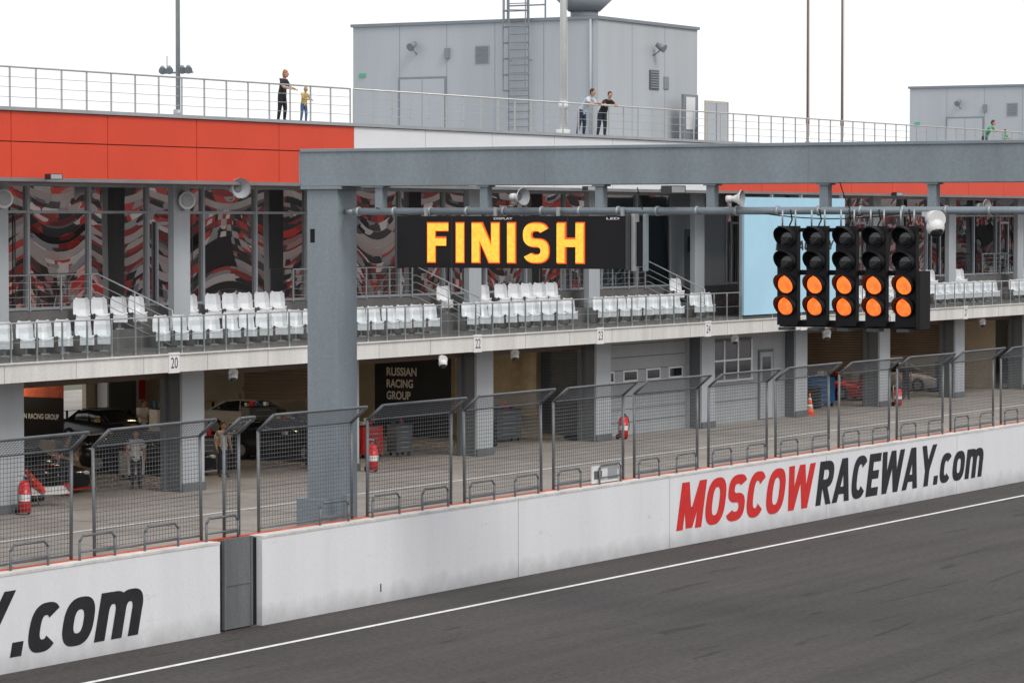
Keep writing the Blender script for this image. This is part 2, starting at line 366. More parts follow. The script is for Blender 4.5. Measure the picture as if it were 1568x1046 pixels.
# ------------------------------------------------------------------ pit fence panels
def fence_mesh(L,name):
    b=MB(); r=.034; k=2.09
    b.tube([(0,0,-.12),(0,0,k),(.40,0,k+.34)],r,m_steel); b.tube([(0,L,-.12),(0,L,k),(.40,L,k+.34)],r,m_steel)
    b.cyl((.40,0,k+.34),(.40,L,k+.34),.028,m_steel); b.cyl((0,0,k),(0,L,k),.018,m_steel); b.cyl((0,0,.10),(0,L,.10),.022,m_steel)
    for y in (0,L): b.box(-.05,.05,y-.05,y+.05,-.15,-.0,m_steel)
    w=.0052
    z=.16
    while z<k-.03: b.box(.0,.004,.02,L-.02,z-w,z+w,m_steel); z+=.085
    t=.1
    while t<1: 
        b.cyl((.40*t,.02,k+.34*t),(.40*t,L-.02,k+.34*t),w*1.1,m_steel,n=4,caps=False); t+=.13
    n=max(2,int(L/.10)); 
    for i in range(1,n):
        y=L*i/n; b.box(-.005,-.001,y-w*.8,y+w*.8,.1,k,m_steel)
        b.cyl((0,y,k),(.40,y,k+.34),w*.95,m_steel,n=4,caps=False)
    return b.mesh(name)
fm=fence_mesh(3.52,'pit_fence_panel'); fs=fence_mesh(.52,'pit_fence_gate_panel')
starts=[45.55-4.13*i for i in range(1,5)]+[45.55,49.8,55.3]+[59.47+4.12*i for i in range(0,22)]
for y in starts: inst('pit_fence',fm,(-37.80,y+random.uniform(-.03,.03),WH)).rotation_euler=(random.uniform(-.004,.004),random.uniform(-.012,.012),random.uniform(-.006,.006))
inst('pit_fence_gate',fs,(-37.80,54.08,WH))
hb=MB()
hb.tube([(0,0,-.1),(0,0,.36),(0,.10,.46),(0,1.0,.46),(0,1.1,.36),(0,1.1,-.1)],.026,m_steel)
hb.cyl((0,0,.16),(0,1.1,.16),.02,m_steel)
hm=hb.mesh('wall_hoop_rail')
y=30.0
while y<150:
    if not(53<y<54.9): inst('wall_hoop_rail',hm,(-37.62,y+.55,WH))
    y+=2.06
b=MB(); b.box(0,.03,0,1.5,0,.42,m_whitep); b.box(.031,.036,.1,.5,.1,.3,m_pil); b.box(.031,.036,.8,1.3,.06,.34,m_cop); inst('fence_notice_board',b.mesh('fence_notice_board'),(-37.70,69.4,1.86))
# ------------------------------------------------------------------ gantry
ga=empty('start_gantry')
g=MB(); GY=59.1
g.box(-39.10,-38.32,GY,GY+.78,0,8.94,m_gantry)
g.box(-39.22,-38.20,GY-.08,GY+.86,8.90,8.96,m_gantry)
g.box(-39.25,-38.5,GY-.22,GY-.003,0,2.22,m_gantry)
g.box(-38.319,-38.2,GY+.2,GY+.5,0,2.3,m_gantry)
g.box(-39.02,-38.90,GY-.006,GY+.01,7.75,8.05,m_black)
g.build('column',ga,.012)
g=MB(); g.box(-13.0,-12.2,GY,GY+.78,0,8.94,m_gantry); g.build('far_column',ga,.012)
g=MB(); g.box(-39.25,-11.9,GY-.02,GY+.80,8.965,9.75,m_gantry)
g.box(-39.25,-11.9,GY-.05,GY-.021,9.70,9.77,m_gantry)
g.box(-39.30,-39.251,GY-.02,GY+.80,9.0,9.72,m_gantry)
g.build('beam',ga,.01)
g=MB()
for xx in (-33.2,-27.2,-21.2): g.box(xx,xx+.012,GY-.024,GY-.0205,8.97,9.69,m_boxd)
for z in (9.1,9.22,9.35,9.5,9.62):
    for yy in (GY+.05,GY+.25,GY+.5): g.cyl((-39.30,yy,z),(-39.33,yy,z),.02,m_galv,n=6)
for xx in (-37.3,-34.7,-31.95,-29.4,-26.9,-24.6,-21.9):
    g.box(xx-.09,xx+.09,GY+.05,GY+.25,8.42,8.966,m_gantry)
    g.box(xx-.14,xx+.14,GY-.0,GY+.30,8.93,8.964,m_gantry)
g.cyl((-37.9,GY+.0,8.42),(-14,GY+.0,8.42),.075,m_gantry,n=14)
for xx in [-37.8+i*.9 for i in range(24)]: g.cyl((xx,GY,8.42),(xx+.05,GY,8.42),.1,m_galv,n=14)
g.cyl((-38.3,GY+.3,8.42),(-37.9,GY,8.42),.05,m_galv)
def cable(a,c,sag,r=.012):
    a=Vector(a);c=Vector(c); pts=[a.lerp(c,i/10)+Vector((0,0,-sag*4*(i/10)*(1-i/10))) for i in range(11)]; g.tube(pts,r,m_black,n=5)
cable((-26.5,GY-.06,8.98),(-26.0,GY-.06,8.35),.25); cable((-28.1,GY-.08,8.36),(-25.2,GY-.08,8.36),.10); cable((-37.3,GY-.04,8.5),(-36.2,GY-.04,8.34),.06); cable((-31.0,GY-.06,8.9),(-30.8,GY-.06,8.3),.1)
g.build('cable_pipe',ga)
# FINISH display
fb=empty('led_display_board')
g=MB(); BY=58.55
g.box(-36.5,-30.97,BY,BY+.34,7.24,8.32,m_black)
g.box(-36.52,-36.46,BY-.015,BY+.3,7.22,8.34,m_framed); g.box(-31.01,-30.95,BY-.015,BY+.36,7.22,8.34,m_framed)
g.box(-30.94,-30.86,BY+.1,BY+.3,7.2,8.36,m_galv); g.box(-30.70,-30.64,BY+.15,BY+.3,7.2,8.36,m_gantry)
g.box(-30.86,-30.70,BY+.18,BY+.24,7.3,8.2,m_black)
g.build('cabinet',fb,.008)
g=MB()
for xx in (-36,-34.3,-32.8,-31.3): g.box(xx-.03,xx+.03,BY+.38,BY+.44,7.5,8.5,m_galv)
for xx in (-35.12,-33.74,-32.36): g.box(xx,xx+.008,BY-.004,BY-.001,7.26,8.30,m_framed)
g.build('module_seams',fb)
font_text('maker_label','DISPLAY',(-34.1,BY-.004,8.245),(1,0,0),(0,-1,0),.45,.045,m_whitep,fb)
font_text('maker_label','LED',(-31.45,BY-.004,8.245),(1,0,0),(0,-1,0),.30,.045,m_whitep,fb)
lettering('led_text_edge','FINISH',(-35.72,BY-.012,7.338),(1,0,0),(0,-1,0),3.78,.858,m_ledr,0,.215,parent=fb,s=.285,h=.23)
lettering('led_text','FINISH',(-35.70,BY-.026,7.365),(1,0,0),(0,-1,0),3.73,.804,m_led,0,.255,parent=fb,s=.25,h=.19)
# ------------------------------------------------------------------ start lights
def signal_mesh():
    b=MB()
    b.box(-.215,.215,.0,.16,-1.98,-.02,m_black)
    for i,z in enumerate((-.24,-.71,-1.17,-1.60)):
        lit=i>1
        b.cyl((0,.0,z),(0,-.05,z),.20,m_black,n=20)
        b.ell((0,-.05,z),(.175,.05,.175),m_lamp if lit else m_lampoff,nu=20,nv=12)
        n=20; R=.205
        for k in range(n):
            a0=math.radians(-45+270*k/n); a1=math.radians(-45+270*(k+1)/n)
            def P(a,y,rr): return (rr*math.cos(a),y,z+rr*math.sin(a))
            l0=-.05-.30*max(.25,.5+.5*math.sin(a0)); l1=-.05-.30*max(.25,.5+.5*math.sin(a1))
            b.poly([P(a0,-.04,R),P(a1,-.04,R),P(a1,l1,R),P(a0,l0,R)],m_black)
            b.poly([P(a0,-.04,R-.012),P(a0,l0,R-.012),P(a1,l1,R-.012),P(a1,-.04,R-.012)],m_black)
            b.poly([P(a0,l0,R),P(a1,l1,R),P(a1,l1,R-.012),P(a0,l0,R-.012)],m_black)
    b.cyl((-.14,.08,-.02),(-.14,.08,.30),.018,m_galv); b.cyl((.14,.08,-.02),(.14,.08,.30),.018,m_galv)
    b.tube([(0,.1,-.02),(.05,.12,.1),(0,.15,.3)],.015,m_black)
    return b.mesh('signal_head')
sm=signal_mesh(); sl=empty('start_lights')
for i in range(5): inst('signal_head',sm,(-27.50+i*.632,58.75,8.14),random.uniform(-.02,.02),sl)
g=MB(); g.box(-27.75,-24.70,58.93,58.99,6.12,6.26,m_black); g.box(-27.75,-24.70,58.93,58.99,7.15,7.25,m_black)
g.box(-24.69,-24.60,58.6,59.1,6.12,7.25,m_black); g.box(-27.78,-24.72,58.93,58.99,8.0,8.08,m_black)
for i in range(5): g.box(-27.62+i*.632,-27.38+i*.632,58.6,58.9,6.06,6.119,m_framed)
g.build('mounting_frame',sl)
# ------------------------------------------------------------------ pit building
pb=empty('pit_building')
Y0,Y1=40.0,232.0
KS=[72.0+8.8*k for k in range(-3,18)]
g=MB()
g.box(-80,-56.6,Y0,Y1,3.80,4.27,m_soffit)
g.box(-56.598,-56.5,Y0,Y1,3.78,4.29,m_slab)
g.box(-56.62,-56.44,Y0,Y1,4.291,4.33,m_slab)
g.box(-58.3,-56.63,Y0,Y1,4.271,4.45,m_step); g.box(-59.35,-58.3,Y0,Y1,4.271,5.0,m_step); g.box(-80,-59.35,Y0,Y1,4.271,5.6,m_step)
g.box(-80.2,-80,Y0,Y1,4.0,11.2,m_colm)
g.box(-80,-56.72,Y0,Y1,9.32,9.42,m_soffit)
g.box(-80,-56.9,Y0,Y1,11.10,11.30,m_cop)
g.box(-56.98,-56.66,Y0,Y1,11.26,11.36,m_cop)
for i in range(60):
    y=Y0+1.6+i*3.2; g.box(-56.499,-56.496,y,y+.012,3.79,4.28,m_pil)
g.build('slabs_and_roof',pb)
g=MB(); g.box(-56.95,-56.78,Y0,Y1,9.34,11.255,m_back)
def panels(a,b,mat,w=4.4):
    y=a
    while y<b-.01:
        e=min(y+w,b)
        g.box(-56.777,-56.74,y+.014,e-.014,10.425,11.24,mat); g.box(-56.777,-56.74,y+.014,e-.014,9.31,10.395,mat)
        y=e
panels(Y0+.4,88.5,m_red,4.38); panels(88.5,114.4,m_whiteclad); panels(114.4,Y1,m_red)
g.build('fascia_panels',pb)
g=MB()
for y in KS:
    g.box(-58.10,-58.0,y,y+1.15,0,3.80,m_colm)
    g.box(-58.85,-58.103,y+.03,y+1.12,0,3.80,m_pil)  # darker colour paints the column's shaded flank behind the pale front
    g.box(-58.62,-58.40,y+.15,y+1.0,4.45,9.32,m_colm)
    g.box(-58.02,-57.96,y-.03,y+1.18,0,.25,m_pil)
g.build('columns',pb,.01)
g=MB(); gl=MB(); gx=-59.75
rp=random.Random(11)
def pane(y0,y1,z0,z1,mat,amp):
    sg=rp.choice((1,.8,1.2,-.8))*amp; tw=rp.uniform(-.006,.006); ty=rp.uniform(-.006,.006); q=rp.uniform(-.010,.010) if amp>.01 else 0
    def f(u,v):
        a=u-.5; return (gx+sg*a*a*4*(v-.5)*.5+tw*a+ty*(v-.5)+q*(v-.5)**2,y0+(y1-y0)*u,z0+(z1-z0)*v)
    gl.grid(f,12,12,mat)
for i,y in enumerate(KS[:-1]):
    a=y+.58; b=a+8.8
    if 115<y<117:
        g.box(gx-.05,gx+.05,a,a+5.0,5.6,9.32,m_colm)
        g.box(gx+.051,gx+.07,a+1.2,a+2.3,5.62,7.9,m_pil); g.box(gx+.071,gx+.08,a+1.45,a+2.05,7.0,7.6,m_glassd)
        a=a+5.0
    for z in (5.62,8.45,9.24): g.box(gx-.03,gx+.07,a,b,z,z+.08,m_frame)
    n=3; w=(b-a)/n
    for k in range(n):
        yy=a+k*w
        g.box(gx-.03,gx+.085,yy-.055,yy+.055,5.6,9.32,m_frame)
        mm=m_glassd if (y>135 or rp.random()<.06) else m_glass
        pane(yy,yy+w,5.7,8.45,mm,.036); pane(yy,yy+w,8.53,9.24,mm,.006)
        if k==0: g.box(gx+.03,gx+.06,yy+w*.8-.015,yy+w*.8+.015,5.7,8.45,m_framed)
    g.box(gx+.03,gx+.10,a+.4,a+.5,5.6,8.1,m_frame); g.box(gx+.03,gx+.10,a+1.5,a+1.6,5.6,8.1,m_frame); g.box(gx+.031,gx+.101,a+.4,a+1.6,8.1,8.2,m_frame)
g.build('window_frames',pb); gl.build('window_panes',pb)
g=MB(); g.box(-62.2,-62.1,Y0,Y1,5.61,9.3,m_back); g.build('upper_interior',pb)
g=MB()
def sect_door(a,b):
    z=0
    while z<3.75:
        z2=min(z+.5,3.79); g.box(-58.75,-58.70,a,b,z+.012,z2-.012,m_door); z=z2
    g.box(-58.8,-58.76,a,b,0,3.8,m_pil)
    w=(b-a)/4
    for k in range(4):
        yc=a+w*(k+.5); g.box(-58.699,-58.68,yc-.6,yc+.6,2.05,2.5,m_whitep); g.box(-58.679,-58.67,yc-.5,yc+.5,2.12,2.43,m_glassd)
    g.box(-58.72,-58.55,a,a+.1,0,3.8,m_galv); g.box(-58.72,-58.55,b-.1,b,0,3.8,m_galv)
for i,y in enumerate(KS[:-1]):
    a=y+1.15; b=y+8.8
    k=round((y-72)/8.8)
    if k in (4,11,13): sect_door(a,b)
    elif k==5:
        g.box(-58.8,-58.5,a,b,0,3.80,m_door)
        g.box(-58.499,-58.45,a+.4,a+4.3,1.75,3.45,m_pil)
        for j in range(3): g.box(-58.449,-58.44,a+.5+j*1.27,a+1.65+j*1.27,1.9,3.35,m_glassd)
        for j in range(4): g.box(-58.448,-58.41,a+.4+j*1.27,a+.5+j*1.27,1.8,3.4,m_whitep)
        g.box(-58.448,-58.412,a+.5,a+4.2,2.55,2.62,m_whitep)
        g.box(-58.448,-58.38,a+.4,a+4.3,1.72,1.8,m_whitep)
        g.box(-58.499,-58.45,a+5.0,a+6.4,0,2.9,m_pil); g.box(-58.449,-58.43,a+5.1,a+6.3,.05,2.8,m_door); g.box(-58.429,-58.42,a+5.3,a+6.1,1.6,2.6,m_glassd)
        g.box(-58.499,-58.49,a,a+5,.9,.93,m_pil)
    else:
        g.box(-58.75,-58.55,a,b,3.45,3.80,m_shut)
        g.box(-58.75,-58.6,a,a+.12,0,3.45,m_pil); g.box(-58.75,-58.6,b-.12,b,0,3.45,m_pil)
g.build('garage_fronts',pb)
g=MB()
for y in KS:
    g.box(-80,-79.8,y-2.6,y+2.9,0,3.8,m_int); g.box(-80,-79.8,y+2.9,y+6.2,3.0,3.8,m_int)
for y in (KS[0],KS[7],KS[8],KS[9],KS[12],KS[16]): g.box(-79.8,-59.7,y+.5,y+.62,0,3.8,m_int)
for y in KS:
    g.box(-73.2,-72.8,y+3.6,y+4.0,0,3.8,m_int)
for y in KS[3:13]:
    g.box(-79.7,-79.2,y-2,y+2,0,2.0,m_whitep); g.box(-79.19,-79.17,y-1.9,y-.1,.1,1.9,m_pil); g.box(-79.7,-79.25,y-2,y+2,2.01,2.35,m_black)
    g.box(-79.19,-79.17,y+.1,y+1.9,1.0,1.9,m_ext)
g.build('garage_interior',pb)
g=MB()
def slats(x0,x1,y,z0,z1,mat):
    z=z0
    while z<z1: g.box(x0,x1,y,y+.05,z+.006,min(z+.11,z1),mat); z+=.115
slats(-61.9,-58.9,89.75,2.3,3.79,m_shut)
slats(-62.5,-58.9,133.9,1.5,3.79,m_shut); slats(-62.5,-58.9,142.7,1.9,3.79,m_shut); slats(-60.6,-58.9,107.6,.2,3.79,m_pil)
g.build('roller_shutters',pb)
g=MB()
for k in range(0,9):
    for x in (-61.5,-70.5):
        yc=KS[3]+k*8.8+(4.6 if x>-65 else 1)
        if k in (4,5): continue
        g.box(x-.06,x+.06,yc-.8,yc+.8,3.70,3.74,m_filltube); g.box(x-.1,x+.1,yc-.85,yc+.85,3.741,3.79,m_whitep)
g.build('added_fill_lights',pb)  # added fill light under the garage ceiling, with housings
g=MB(); g.box(-80.2,-56.6,Y0-.2,Y0,0,11.2,m_colm); g.box(-80.2,-56.6,Y1,Y1+.2,0,11.2,m_colm); g.build('end_walls',pb)
def railing(name,x,a,b,z0,h,bars,sp,mat,parent,r=.022):
    q=MB(); n=max(1,round((b-a)/sp))
    for i in range(n+1):
        y=a+(b-a)*i/n; q.box(x-.02,x+.02,y-.022,y+.022,z0,z0+h,mat)
    q.cyl((x,a,z0+h),(x,b,z0+h),r*1.25,mat,n=8)
    for j in range(bars):
        zz=z0+h*(j+1)/(bars+1); q.cyl((x+.0,a,zz),(x+.0,b,zz),r*.42,mat,n=5,caps=False)
    return q.build(name,parent)
railing('roof_railing',-56.82,Y0,88.4,11.36,1.1,3,1.16,m_rail,pb)
railing('roof_railing',-56.82,88.6,Y1,11.36,1.1,3,1.16,m_rail,pb)
railing('balcony_railing',-56.60,Y0,116.5,4.33,1.08,1,1.15,m_galv,pb,r=.018)
railing('balcony_railing',-56.60,128.5,Y1,4.33,1.08,1,1.15,m_galv,pb,r=.018)
g=MB()
for (a,b) in ((Y0,116.5),(128.5,Y1)):
    y=a
    while y<b-.5:
        g.poly([(-56.56,y+.06,4.40),(-56.56,y+1.09,4.40),(-56.56,y+1.09,5.28),(-56.56,y+.06,5.28)],m_tg); y+=1.15
g.build('balustrade_glass',pb)
for a,b in ((62,78.0),(88.8,96.2),(106.8,113.6),(131,134.5),(149,152)):
    railing('terrace_railing',-59.30,a,b,5.6,1.05,4,1.5,m_galv,pb,r=.018)
    q=MB()
    for dz in (0,.25,.5,.75,1.05):
        q.tube([(-59.3,b,5.6+dz),(-59.3,b+.3,5.6+dz),(-57.5,b+1.6,4.5+dz)],.012 if dz<1 else .024,m_galv,n=6)
    q.cyl((-57.5,b+1.6,4.45),(-57.5,b+1.6,5.56),.025,m_galv); q.cyl((-58.4,b+.95,4.9),(-58.4,b+.95,6.1),.02,m_galv)
    q.build('stair_railing',pb)
for k in range(0,12):
    y=78.0+8.8*(k-1)
    q=MB(); q.box(-56.499,-56.46,y,y+.52,3.76,4.36,m_whitep); q.build('number_plate',pb)
    font_text('number',str(19+k),(-56.459,y+.09,3.90),(0,1,0),(1,0,0),.34,.32,m_textblack,pb,.0)
# ------------------------------------------------------------------ seats
def seat_template():
    b=MB()
    b.box(-.03,.03,-.03,.03,0,.40,m_galv); b.box(-.12,.12,-.12,.12,0,.03,m_galv)
    prof=[(.24,.40),(.22,.45),(.0,.41),(-.17,.44),(-.24,.58),(-.28,.82),(-.285,.90)]
    hw=[.19,.22,.23,.235,.235,.22,.15]
    cur=[0,.0,.0,.02,.06,.06,.03]
    secs=[]
    for (px,pz),q,c in zip(prof,hw,cur):
        secs.append([(px+c,-q,pz+.03),(px,-q*.5,pz),(px,q*.5,pz),(px+c,q,pz+.03)])
    o=lambda p:(p[0]-.03,p[1],p[2]-.02)
    for a,c in zip(secs[:-1],secs[1:]):
        for i in range(3): b.poly([a[i],a[i+1],c[i+1],c[i]],m_seat,True)
        for i in range(3): b.poly([o(a[i]),o(c[i]),o(c[i+1]),o(a[i+1])],m_seat,True)
        b.poly([a[0],c[0],o(c[0]),o(a[0])],m_seat); b.poly([a[3],o(a[3]),o(c[3]),c[3]],m_seat)
    b.poly([*secs[-1],*(o(p) for p in reversed(secs[-1]))],m_seat)
    b.box(.20,.235,-.2,.2,.2,.40,m_seat)
    return b
ST=seat_template()
def rows(name,x,z,rng,avoid=False):
    b=MB()
    for a,c in rng:
        y=a+.35
        while y<c-.2:
            if not(avoid and any(k-.35<y<k+1.3 for k in KS)): b.append(ST,(x+random.uniform(-.03,.03),y,z),-.72+random.uniform(-.09,.09),1.06)
            y+=.90
    b.build(name)
rows('stadium_seats',-57.55,4.45,[(55,62),(63.5,69),(70.5,77.2),(78.8,87.6),(89.8,95.2),(96.8,105.3),(106.3,113.2),(114.3,116.4),(130.0,137),(138.5,147),(148.5,158),(160,175)])
rows('stadium_seats',-58.75,5.0,[(76.5,83.2),(83.2,88.0),(97.1,101),(101.2,105.6),(114.9,116.6),(136,141),(141,146),(153,160)],True)
# ------------------------------------------------------------------ pale blue banner on balcony
g=MB(); g.box(-56.6,-56.5,116.7,126.4,4.5,9.18,m_cyan); 
for y in (116.7,119.5,122.3,126.3): g.box(-56.72,-56.601,y,y+.08,4.3,9.3,m_galv)
o=g.build('advertising_banner')
lettering('banner_text','MO',(-56.49,119.6,7.05),(0,1,0),nX,1.1,.38,m_textblack,.25,.1,parent=o)
lettering('banner_text','RACEWAY',(-56.49,121.2,7.05),(0,1,0),nX,4.0,.38,m_textblack,.25,.1,parent=o)
# ------------------------------------------------------------------ roof boxes
def roofbox(y0,y1,z1,detail):
    e=empty('rooftop_plant_room'); g=MB()
    g.box(-71.2,-60.0,y0,y1,11.3,z1,m_box); g.box(-71.28,-59.92,y0-.08,y1+.08,z1+.001,z1+.12,m_boxd)
    g.build('walls',e)
    g=MB(); Y=y0
    for x in (-69,-66.8,-64.6,-62.4): g.box(x-.008,x+.008,Y-.006,Y-.001,11.3,z1,m_boxd)
    g.box(-69.05,-66.80,Y-.03,Y-.002,11.3,13.95,m_boxd); g.box(-68.95,-66.9,Y-.05,Y-.031,11.3,13.86,m_box)
    g.box(-67.93,-67.91,Y-.055,Y-.051,11.3,13.86,m_boxd)
    for j in range(7): g.box(-65.45,-64.9,Y-.05,Y-.022,z1-1.55+j*.095,z1-1.49+j*.095,m_boxd)
    g.box(-65.5,-64.85,Y-.02,Y-.001,z1-1.6,z1-.88,m_cop)
    for j in range(7): g.box(-59.958,-59.93,y0+4.3,y0+5.0,z1-2.5+j*.1,z1-2.44+j*.1,m_boxd)
    g.box(-59.999,-59.96,y0+4.25,y0+5.05,z1-2.55,z1-1.78,m_pil)
    g.box(-59.999,-59.96,y0+5.5,y0+5.9,z1-2.5,z1-2.0,m_boxd)
    for yy in (y0+2.8,y0+5.6): g.box(-59.999,-59.994,yy,yy+.015,11.3,z1,m_boxd)
    g.cyl((-60.3,Y-.06,11.3),(-60.3,Y-.06,z1),.05,m_box)
    g.build('doors_and_louvres',e)
    g=MB()
    def flood(x,y,z,dx,dy):
        g.cyl((x,y,z-.3),(x+dx*.25,y+dy*.25,z-.15),.025,m_boxd); g.cyl((x+dx*.25,y+dy*.25,z-.15),(x+dx*.3,y+dy*.3,z),.025,m_boxd)
        g.cyl((x+dx*.15,y+dy*.15,z+.12),(x+dx*.5,y+dy*.5,z-.05),.10,m_boxd,r1=.17,n=12)
    flood(-68.2,Y,z1-.85,0,-1); g.box(-66.85,-66.65,Y-.12,Y-.001,z1-1.35,z1-.95,m_boxd); flood(-59.99,y0+4.6,z1-.9,1,0)
    g.box(-70.9,-70.6,Y-.04,Y-.001,z1-2.0,z1-1.85,M('exit_sign_green',(.1,.42,.25),.5))
    g.build('wall_lights',e)
    if detail:
        g=MB(); xa,xb=-63.85,-62.95; yl=Y-.22
        for x in (xa,xb): g.cyl((x,yl,11.3),(x,yl,z1+1.1),.035,m_boxd,n=6)
        z=11.6
        while z<z1+1: g.cyl((xa,yl,z),(xb,yl,z),.02,m_boxd,n=5); z+=.3
        z=13.3
        while z<z1+1.1:
            pts=[(xa,yl,z),(xa-.05,yl-.35,z),((xa+xb)/2,yl-.75,z),(xb+.05,yl-.35,z),(xb,yl,z)]
            g.tube(pts,.028,m_boxd,n=5); z+=.62
        for p in ((xa-.05,yl-.35),((xa+xb)/2,yl-.75),(xb+.05,yl-.35)): g.cyl((p[0],p[1],13.3),(p[0],p[1],z1+1.1),.025,m_boxd,n=5)
        for z in (12.5,14.5): 
            for x in (xa,xb): g.cyl((x,yl,z),(x,Y,z),.02,m_boxd,n=5)
        g.build('caged_ladder',e)
        g=MB()
        for x in (-64.2,-63.3,-62.5): g.cyl((x,Y+.3,z1+.1),(x,Y+.3,z1+1.25),.04,m_boxd,n=6)
        for z in (z1+.65,z1+1.2): g.cyl((-64.2,Y+.3,z),(-62.5,Y+.3,z),.03,m_boxd,n=6)
        g.cyl((-61.7,Y+2,z1+.1),(-61.7,Y+2,z1+.45),.55,m_boxd,n=24); g.cyl((-61.7,Y+2,z1+.45),(-61.7,Y+2,z1+.95),.62,m_boxd,r1=1.15,n=24)
        g.cyl((-61.7,Y+2,z1+.95),(-61.7,Y+2,z1+2.4),1.15,m_box,n=24)
        g.cyl((-64.75,Y+1,z1+.1),(-64.75,Y+1,z1+7),.035,m_galv,n=6)
        g.build('rooftop_mast_base',e)
roofbox(111.0,119.5,16.0,True)
roofbox(168.0,176.5,15.55,False)
g=MB()
g.box(-58.58,-58.52,117.3,117.36,11.3,13.05,m_yel); g.box(-58.58,-58.52,119.34,119.4,11.3,13.05,m_yel); g.box(-58.58,-58.52,117.37,119.33,12.99,13.05,m_yel)
g.box(-58.56,-58.54,117.37,119.33,11.3,12.98,m_box); g.box(-58.535,-58.525,118.3,118.34,11.3,12.98,m_boxd)
g.box(-59.4,-59.3,116.9,118.2,11.3,13.3,m_boxd); g.box(-59.29,-59.28,117.1,117.9,11.9,13.2,m_whitep)
g.build('roof_stair_screen')
# ------------------------------------------------------------------ masts
def mast(name,x,y,z0,h,r,mat,lamps=False):
    b=MB(); b.cyl((x,y,z0),(x,y,z0+h),r,mat,r1=r*.75,n=10); b.cyl((x,y,z0),(x,y,z0+.25),r*2,mat,n=10)
    if lamps:
        z=z0+1.35
        b.cyl((x-.55,y,z),(x+.55,y,z),.03,mat,n=6)
        for dx in (-.5,-.25,.22,.45):
            b.cyl((x+dx,y,z),(x+dx,y-.05,z+.14),.02,mat,n=6)
            b.cyl((x+dx-.05,y-.03,z+.16),(x+dx+.08,y-.2,z+.05),.07,m_boxd,r1=.12,n=10)
        b.cyl((x-.4,y,z+.15),(x-.4,y,z+.5),.012,m_framed,n=5)
    else:
        b.cyl((x,y,z0+1.0),(x,y,z0+1.25),r*1.4,mat,n=10); b.cyl((x+r+.03,y,z0+.5),(x+r+.03,y,z0+h),.008,mat,n=4)
    b.build(name)
mast('light_mast',-57.4,79.8,11.3,14,.07,m_galv,True)
mast('flag_pole',-57.6,103.9,11.3,15,.13,m_whitep)
mast('flag_pole',-57.5,124.8,11.3,17,.055,m_rust)
mast('flag_pole',-57.5,128.3,11.3,17,.055,m_rust)
# ------------------------------------------------------------------ loudspeakers, lights, cameras
def horn_mesh():
    b=MB(); n=20
    b.cyl((-.25,0,0),(-.08,0,0),.11,m_whitep,n=14); b.cyl((-.08,0,0),(.12,0,0),.07,m_whitep,r1=.15,n=n,caps=False)
    b.cyl((.12,0,0),(.26,0,0),.15,m_whitep,r1=.27,n=n,caps=False); b.cyl((.26,0,0),(.29,0,0),.285,m_whitep,r1=.285,n=n,caps=False)
    b.cyl((.285,0,0),(.10,0,0),.265,m_cop,r1=.12,n=n,caps=False); b.cyl((.10,0,0),(.11,0,0),.12,m_pil,n=n)
    b.tube([(-.15,0,-.11),(-.15,0,-.3),(-.35,0,-.3)],.022,m_galv)
    return b.mesh('horn_loudspeaker')
hmesh=horn_mesh()
for (x,y,z,r,s) in ((-56.9,82.1,9.22,-.5,1.15),(-33.75,58.9,8.72,-.25,.66),(-28.75,58.9,8.66,.1,.62),(-56.9,142.8,8.95,-.2,1.1)):
    inst('horn_loudspeaker',hmesh,(x,y,z),r,sc=s)
b=MB(); b.cyl((0,0,0),(.12,0,0),.27,m_whitep,n=24); b.cyl((.121,0,0),(.16,0,0),.20,m_galv,n=24); b.box(-.16,0,-.06,.06,-.3,.3,m_galv)
rl=b.mesh('round_wall_lamp')
for k in (0,1): inst('round_wall_lamp',rl,(-58.24,KS[3+k]+.55,8.85),-.5)
b=MB(); b.box(-.02,.28,-.2,.2,-.08,.08,m_framed); b.box(.281,.29,-.17,.17,-.06,.06,m_galv); b.tube([(-.25,0,.0),(-.02,0,0)],.03,m_framed)
fl=b.mesh('floodlight')
for (x,y,z) in ((-56.4,72.4,9.45),(-30.2,58.9,8.85),(-56.4,131.5,9.4),(-56.4,103.5,9.4)): inst('floodlight',fl,(x,y,z),-.4)
b=MB(); b.box(-.35,.15,-.05,.05,.0,.08,m_whitep); b.cyl((-.05,0,-.02),(.2,0,-.05),.12,m_whitep,r1=.15,n=14); b.ell((.12,0,-.17),(.15,.15,.15),m_whitep); b.ell((.15,0,-.22),(.12,.12,.12),m_lampoff)
cm=b.mesh('security_camera')
for (x,y,z,s) in ((-24.35,58.6,8.3,1.2),(-57.2,82.3,3.65,1),(-57.2,99.6,3.65,1),(-57.2,117.2,3.65,1),(-56.35,93.3,3.66,1),(-57.2,126.0,3.6,1.2),(-57.2,143.6,3.6,1)):
    inst('security_camera',cm,(x,y,z),-.8,sc=s)
